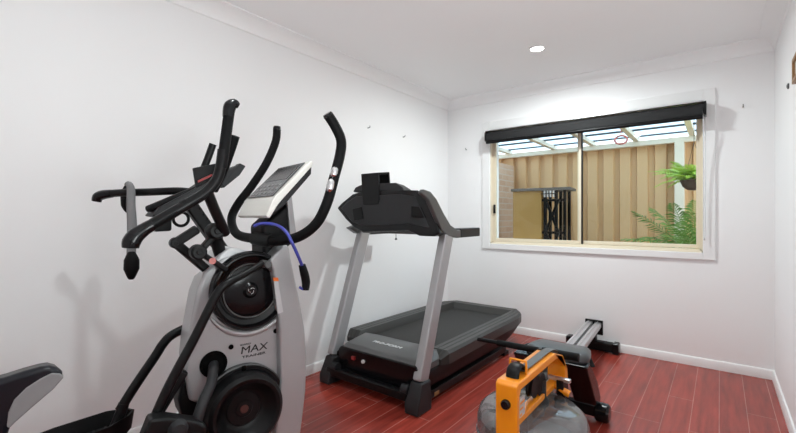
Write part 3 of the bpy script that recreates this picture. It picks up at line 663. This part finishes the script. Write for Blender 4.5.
# blue cord draped on the handlebar
rc = thing('resistance_cord', 'blue elastic cord with black foam handle draped over the elliptical handlebar', 'exercise cord', op(300, 295, .09))
MB().tube([op(254, 226, .0), op(262, 223.5, .02), op(276, 225, .07), op(286, 232, .14), (op(293, 245, .155)), op(299, 258, .14), op(302.5, 267, .12)], .0058, 10, 6).build('cord', 'blue', rc)
MB().tube([op(302, 265, .12), op(304.5, 274, .118), op(306, 282, .116), op(305.5, 290, .115)], [.0125, .0155, .0155, .0125], 14, 4).build('handle', 'foam', rc)
MB().tube([op(305.5, 289, .115), op(302.5, 289, .115), op(299.5, 287, .115)], .0045, 8, 3).build('cord_end', 'blue', rc)

# ------------------------------------------------------------------ exercise bike behind it
BD = 1.70
bk = thing('exercise_bike', 'black exercise bike between the elliptical and the wall, showing bars and saddle', 'exercise bike', (.62, .75, 0))
def bp_(px, py, d=BD): return at(px, py, d)
MB().tube([bp_(104, 194.5), bp_(118, 193), bp_(150, 192), bp_(178, 191), bp_(196, 193, 1.69), bp_(205, 196, 1.68)], .0155, 14, 5).build('handlebar', 'blackmetal', bk)
MB().tube([bp_(96.5, 201.5), bp_(98, 197), bp_(103, 194.8), bp_(112, 193.6)], [.017, .02, .0195, .0165], 14, 5).build('grip_end', 'gloss', bk)
MB().tube([bp_(147.5, 209, 1.62), bp_(158, 206, 1.62), bp_(176, 198, 1.64), bp_(196, 190, 1.68)], [.013, .018, .0165, .0155], 14, 5).build('handlebar', 'blackmetal', bk)
# stubs
MB().tube([bp_(213, 144), bp_(208, 158), bp_(201, 176), bp_(198, 188)], .0145, 14, 4).build('aero_bar', 'blackmetal', bk)
MB().tube([bp_(229, 146, 1.85), bp_(224, 160, 1.83), bp_(214, 182, 1.75), bp_(205, 194, 1.7)], .0145, 14, 4).build('aero_bar', 'blackmetal', bk)
MB().tube([bp_(235.5, 136, 1.62), bp_(231, 150, 1.63), bp_(223, 172, 1.65), bp_(214, 190, 1.68)], .0165, 14, 4).build('aero_bar', 'foam', bk)
# console slab seen edge on
bn = EW
def bo(px, py, off=0): return on(px, py, at(200, 190, 1.66)+EW*off, EW)
cs = MB().prism([bo(*q) for q in ((152, 216), (160, 207), (196, 188), (214, 176), (240, 164), (243, 171), (222, 186), (190, 203), (164, 218))], -EW, .2).build('bike_console', 'dgrey', bk, bevel=.008, seg=3)
MB().prism([bo(*q, -.01) for q in ((193, 168), (218, 163), (221, 178), (196, 187))], -EW, .015).build('phone_bracket', 'black', cs, bevel=.003)
MB().prism([bo(*q, .01) for q in ((198, 180.5), (212, 174), (212.5, 175.8), (198.7, 182.5))], -EW, .012).build('red_strip', 'red', cs)
MB().prism([bo(*q, .002) for q in ((240, 163), (246, 166), (240, 175), (224, 188), (222, 184))], -EW, .05).build('console_corner', 'dgrey', cs, bevel=.004)
MB().prism([bo(*q, -.02) for q in ((152, 219), (172, 212), (172, 231), (154, 232))], -EW, .09).build('bottle_holder', 'black', bk, bevel=.008)
# post with adjustment scale
pt0, pt1 = bp_(189, 203, 1.70), bp_(219, 246, 1.78)
vv = (pt1-pt0).normalized(); pt2 = pt0+vv*.95
pt2 = pt0+vv*((pt0.z-.93)/(-vv.z))
MB().bar(pt0, pt2, .05, .05).build('handlebar_post', 'black', bk, bevel=.008)
mb = MB()
for k in range(6): mb.lathe(pt0+vv*(.03+.028*k)+Vector((.02, .0, .02)), Vector((.5, -.3, .8)), [(0, .012), (.004, .012), (.005, 0), (0, 0)], 10)
mb.build('adjustment_teeth', 'black', bk)
torus(bp_(181, 219, 1.68), EW, .028, .006, 32).build('cable_guide', 'black', bk)
# flywheel housing + frame + stabilizers (behind the elliptical / below the frame edge)
hx, hy = pt2.x, pt2.y
MB().lathe((hx-.04, hy-.04, .27), EX, [(0, 0), (.18, 0), (.2, .015), (.2, .065), (.18, .08), (0, .08)], 40).build('flywheel_cover', 'gloss', bk)
MB().bar((hx, hy, .97), (hx, hy-.04, .28), .06, .06).build('fork', 'black', bk, bevel=.008)
SA = on(0, 400, (.56, .3, 0), EW)
MB().tube([(hx, hy-.05, .27), (hx-.02, hy-.4, .2), (SA.x-.06, SA.y-.14, .2)], .035, 14, 5).build('frame_tube', 'black', bk)
MB().tube([(SA.x-.06, SA.y-.14, .18), (SA.x-.06, SA.y-.14, .50)], .026, 14, 0).build('saddle_post', 'black', bk)
for (cx, cy) in ((hx, hy+.27), (SA.x-.05, SA.y-.2)):
    MB().bar((cx-.15, cy, .035), (cx+.12, cy, .035), .07, .07).build('stabilizer', 'black', bk, bevel=.012)
    MB().bar((cx, cy, .04), (cx+(.0), cy+(.05 if cy < .5 else -.26), .2), .05, .05).build('stabilizer_stay', 'black', bk)
# saddle
def so(px, py, off=0): return on(px, py, (.56+off, .36, 0), EW)
sd = [(63, 374), (60, 368.5), (55, 364.5), (47, 362.5), (38, 364), (20, 369), (0, 375.5), (-30, 383), (-80, 388), (-130, 395), (-140, 430), (-100, 455), (-40, 462), (2, 440), (8, 424), (30, 404), (50, 387)]
sad = MB().prism([so(q[0]+3, q[1]+3, -.0) for q in sd], -EW, .09, .9).build('saddle', 'saddle', bk, bevel=.028, seg=5)
pnl = [(62, 374.5), (58, 371), (50, 370), (38, 376), (24, 385), (12, 397), (6, 410), (4.5, 424), (7, 426), (14, 419), (31, 404), (51, 387)]
MB().prism([so(q[0]+2, q[1]+3, .004) for q in pnl], -EW, .03).build('saddle_side_panel', 'panel', sad, bevel=.006, seg=3)
# strap hanging from the bike bar
sp = thing('padded_strap', 'grey strap with black rounded ends hanging over the bike handlebar end', 'strap', at(131, 278, 1.72))
mb = MB(); pp = [(126.5, 184.5), (129, 184), (131, 190), (131, 205), (132, 225), (131.5, 245), (131, 262)]
MB().tube([at(*q, 1.658+(.03 if i == 0 else 0)) for i, q in enumerate(pp)], [.008, .012, .0155, .0165, .018, .0175, .016], 14, 4, flat=.9).build('webbing', 'strap', sp)
MB().tube([at(127.5, 185, 1.735), at(127.0, 194, 1.75), at(127.5, 205, 1.75), at(128.5, 212, 1.745)], [.008, .024, .024, .010], 14, 4).build('upper_pad', 'foam', sp)
MB().tube([at(131.5, 252, 1.65), at(131.7, 260, 1.645), at(131.5, 269, 1.645), at(131.2, 279, 1.65)], [.012, .027, .0275, .010], 14, 4).build('lower_pad', 'foam', sp)

# ------------------------------------------------------------------ rowing machine
rw = thing('rowing_machine', 'orange framed water rowing machine with round clear tank on the floor in front', 'rowing machine', (1.66, 2.6, 0))
TC = Vector((1.70, 1.80, 0))
ts = .885
tk = MB().lathe(TC+EZ*.03, EZ, [(a*ts, b) for a, b in [(0, .02), (.18, .02), (.235, .04), (.262, .10), (.268, .15), (.262, .16), (.262, .172), (.268, .18), (.266, .225), (.252, .26), (.222, .283), (.16, .297), (.07, .302), (0, .303)]], 72).build('water_tank', 'tank', rw, ang=50)
torus(TC+EZ*.196, EZ, .267*ts, .005, 72).build('tank_seam', 'tank', tk)
MB().lathe(TC+EZ*.055, EZ, [(a*ts, b) for a, b in [(0, 0), (.17, 0), (.225, .02), (.25, .07), (.255, .10), (0, .10)]], 64).build('tank_water', 'water', tk)
mb = MB()
for k in range(4):
    a = k*math.pi/2+.4; d = Vector((math.cos(a), math.sin(a), 0)); mb.bar(TC+EZ*.15+d*.02, TC+EZ*.15+d*.2, .02, .10)
mb.build('paddle', 'mgrey', tk)
MB().lathe(TC+Vector((.09, .10, .318)), EZ, [(0, .02), (.02, .02), (.026, .012), (.026, -.02), (0, -.02)], 24).build('fill_cap', 'dgrey', tk)
MB().lathe(TC+EZ*0, EZ, [(0, 0), (.2, 0), (.2, .02), (.12, .06), (0, .06)], 40).build('tank_base', 'black', rw)
# orange frame ring
fx0, fx1 = 1.692, 1.777; fyn, fyf = 1.445, 1.985
zt = .536
ring = MB().prism([(fx0, fyn, .03), (fx0, fyn, zt-.012), (fx0, fyn+.012, zt), (fx0, fyf-.10, zt), (fx0, fyf+.02, zt-.04), (fx0, fyf+.09, zt-.12), (fx0, fyf+.10, .36), (fx0, fyf+.05, .36), (fx0, fyf+.05, zt-.10), (fx0, fyf, zt-.045), (fx0, fyf-.09, zt-.032), (fx0, fyn+.04, zt-.032), (fx0, fyn+.028, zt-.05), (fx0, fyn+.028, .03)], EX, fx1-fx0)
ring.build('frame_arch', 'orange', rw, bevel=.006)
MB().box(fx0+.025, fx1-.022, fyn+.02, fyf+.1, .350, .376).build('lower_bar', 'orange', rw, bevel=.004)
MB().box(fx1-.012, fx1-.003, fyn+.028, fyn+.085, .40, .47).build('side_plate', 'silverl', rw, bevel=.002)
mb = MB()
for k in range(3): mb.box(fx1-.003, fx1-.002, fyn+.036, fyn+.078-k*.012, .45-k*.022, .458-k*.022)
mb.build('side_label', 'orange', rw)
MB().lathe((1.735, fyn, .455), -EY, [(0, .016), (.014, .016), (.018, .01), (.018, 0), (0, 0)], 24).build('bolt_cap', 'gloss', rw)
for y in (1.52, 1.96): MB().lathe((fx0, y, .43), -EX, [(0, .02), (.017, .02), (.02, .014), (.02, 0), (0, 0)], 20).build('bolt_cap', 'gloss', rw)
# strap and guide
MB().tube([(1.735, 1.50, zt-.005), (1.735, 1.515, zt+.028), (1.735, 1.555, zt+.034), (1.735, 1.59, zt+.006)], .026, 12, 4, flat=.35, up=EZ).build('pulley_cover', 'black', rw)
gl = MB().tube([(1.702, 1.56, zt-.004), (1.702, 1.56, zt+.042), (1.708, 1.56, zt+.05), (1.761, 1.56, zt+.05), (1.767, 1.56, zt+.042), (1.767, 1.56, zt-.004)], .0045, 8, 3).build('strap_guide', 'orange', rw)
MB().tube([(1.738, 1.57, zt+.008), (1.738, 1.7, zt+.006), (1.738, 1.9, zt+.005), (1.735, 2.0, zt-.025), (1.70, 2.09, .47)], .019, 12, 4, flat=.13, up=EZ).build('pull_strap', 'mgrey', rw)
# pulleys inside the arch
for (y, z, r) in ((1.72, .43, .045), (1.80, .415, .05)):
    MB().lathe((1.72, y, z), EX, [(0, 0), (r, 0), (r*.8, .012), (r, .026), (0, .026)], 28).build('drive_pulley', 'black', rw)
MB().lathe((1.735, 1.82, .31), EZ, [(0, 0), (.035, 0), (.035, .03), (.022, .05), (.022, .12), (0, .12)], 28).build('impeller_shaft', 'dgrey', rw)
# handle rest
MB().tube([(1.75, 1.96, .37), (1.78, 1.95, .355), (1.82, 1.95, .342)], .016, 12, 3).build('rest_arm', 'orange', rw)
MB().box(1.765, 1.797, 1.935, 1.97, .335, .40).build('rest_clamp', 'black', rw, bevel=.004)
MB().box(1.725, 1.825, 1.938, 1.962, .392, .410).build('rest_plate', 'alu', rw, bevel=.004)
# rails
ry0, rz0, ry1, rz1 = 2.04, .305, 3.82, .225
def rx(y): return 1.665+(1.505-1.665)*(y-2.04)/(3.82-2.04)
for off in (-.034, .034):
    MB().bar((rx(ry0)+off, ry0, rz0), (rx(ry1)+off, ry1, rz1), .042, .05, up=(1, 0, 0)).build('rail', 'alu', rw, bevel=.006)
    MB().bar((rx(ry0)+off, ry0, rz0+.025), (rx(ry1)+off, ry1, rz1+.025), .012, .006, up=(1, 0, 0)).build('rail_track', 'chrome', rw)
MB().bar((rx(ry0), ry0, rz0-.012), (rx(ry1), ry1, rz1-.012), .03, .06, up=(1, 0, 0)).build('rail_channel', 'mgrey', rw)
MB().box(rx(ry1)-.07, rx(ry1)+.07, ry1-.005, ry1+.015, .14, .262).build('rail_end_plate', 'black', rw, bevel=.004)
MB().bar((rx(ry1), ry1-.02, .2), (rx(ry1), ry1+.015, .05), .07, .04, up=EX).build('rear_leg', 'black', rw, bevel=.006)
MB().bar((rx(ry1)-.20, ry1+.01, .05), (rx(ry1)+.17, ry1+.01, .05), .075, .075).build('rear_foot_bar', 'black', rw, bevel=.012)
for xx in (rx(ry1)-.20, rx(ry1)+.17): MB().box(xx-.025, xx+.025, ry1-.035, ry1+.055, 0, .094).build('foot_cap', 'gloss', rw, bevel=.012)
# mid stabilizer and footplates
MB().bar((1.43, 2.52, .055), (1.83, 2.52, .055), .06, .06).build('front_foot_bar', 'black', rw, bevel=.01)
for xx in (1.42, 1.84): MB().lathe((xx-.035, 2.52, .052), EX, [(0, 0), (.045, 0), (.052, .008), (.052, .06), (.04, .072), (0, .072)], 28).build('foot_cap', 'gloss', rw)
MB().bar((rx(2.5), 2.52, .06), (rx(2.5), 2.5, .29), .07, .05, up=EX).build('front_leg', 'black', rw)
for sg in (-1, 1):
    xc = rx(2.4)+sg*.135
    q = [(0, 2.22, .385), (0, 2.30, .39), (0, 2.47, .24), (0, 2.545, .13), (0, 2.52, .095), (0, 2.44, .11)]
    MB().prism([(xc-.06, y, z) for _, y, z in q], EX, .12).build('footplate', 'gloss', rw, bevel=.012, seg=3)
    MB().tube([(xc-.065, 2.33, .36), (xc-.03, 2.36, .40), (xc+.03, 2.36, .40), (xc+.065, 2.33, .36)], .012, 10, 4, flat=.4).build('foot_strap', 'black', rw)
# seat
sc_ = Vector((rx(2.36)+.02, 2.36, 0)); rg = []
for (h, k) in ((.335, .80), (.34, .9), (.385, 1.0), (.405, .99), (.418, .90), (.42, .78)):
    ringp = []
    for j in range(40):
        a = j*2*math.pi/40; cx, sy = math.cos(a), math.sin(a)
        x_ = math.copysign(abs(cx)**.5, cx)*.16; y_ = math.copysign(abs(sy)**.5, sy)*.11
        z_ = h + (.012*(abs(x_)/.16)**2 if h > .38 else 0)
        ringp.append((sc_.x+x_*k*(1-.12*(y_/.11)), sc_.y+y_*k, z_))
    rg.append(ringp)
MB().loft(rg).build('seat', 'padgrey', rw, ang=60)
MB().box(sc_.x-.07, sc_.x+.07, 2.29, 2.43, .30, .35).build('seat_carriage', 'black', rw, bevel=.006)
# handle resting over the frame
MB().tube([(1.29, 2.10, .459), (1.42, 2.108, .459), (1.68, 2.12, .459), (1.80, 2.125, .459)], .011, 14, 0).build('handle', 'blackmetal', rw)
MB().tube([(1.40, 2.107, .459), (1.62, 2.117, .459)], .0165, 14, 0).build('handle_grip', 'foam', rw)
MB().tube([(1.64, 2.118, .459), (1.815, 2.127, .459)], .0205, 14, 0).build('handle_grip', 'foam', rw)
MB().tube([(1.285, 2.10, .459), (1.41, 2.107, .459)], .0105, 14, 0).build('handle_end', 'dgrey', rw)

# ------------------------------------------------------------------ light
w = bpy.data.worlds.new('sky'); S.world = w; w.use_nodes = True
bg = w.node_tree.nodes['Background']; bg.inputs['Color'].default_value = (.93, .965, 1, 1); bg.inputs['Strength'].default_value = 2.2
def area(name, loc, rot, sx, sy, e, col=(1, 1, 1)):
    l = bpy.data.lights.new(name, 'AREA'); l.shape = 'RECTANGLE'; l.size = sx; l.size_y = sy; l.energy = e; l.color = col
    o = bpy.data.objects.new(name, l); COL.objects.link(o); o.location = loc; o.rotation_euler = rot; return o
area('added_ceiling_fill', (2.45, .55, .95), (R(180), 0, 0), .4, .4, 16.5, (.93, 1, 1))     # unseen lamp added to brighten ceiling and walls, pointed at the ceiling
L1.data.energy = 20; L2.data.energy = 6; L2.data.size = .08
S.view_settings.view_transform = 'Standard'; S.view_settings.look = 'None'; S.view_settings.gamma = 1; S.view_settings.exposure = 0.5
S.view_settings.use_curve_mapping = False
S.cycles.max_bounces = 10; S.cycles.diffuse_bounces = 6; S.cycles.use_denoising = True
S.cycles.caustics_reflective = False; S.cycles.sample_clamp_indirect = 6
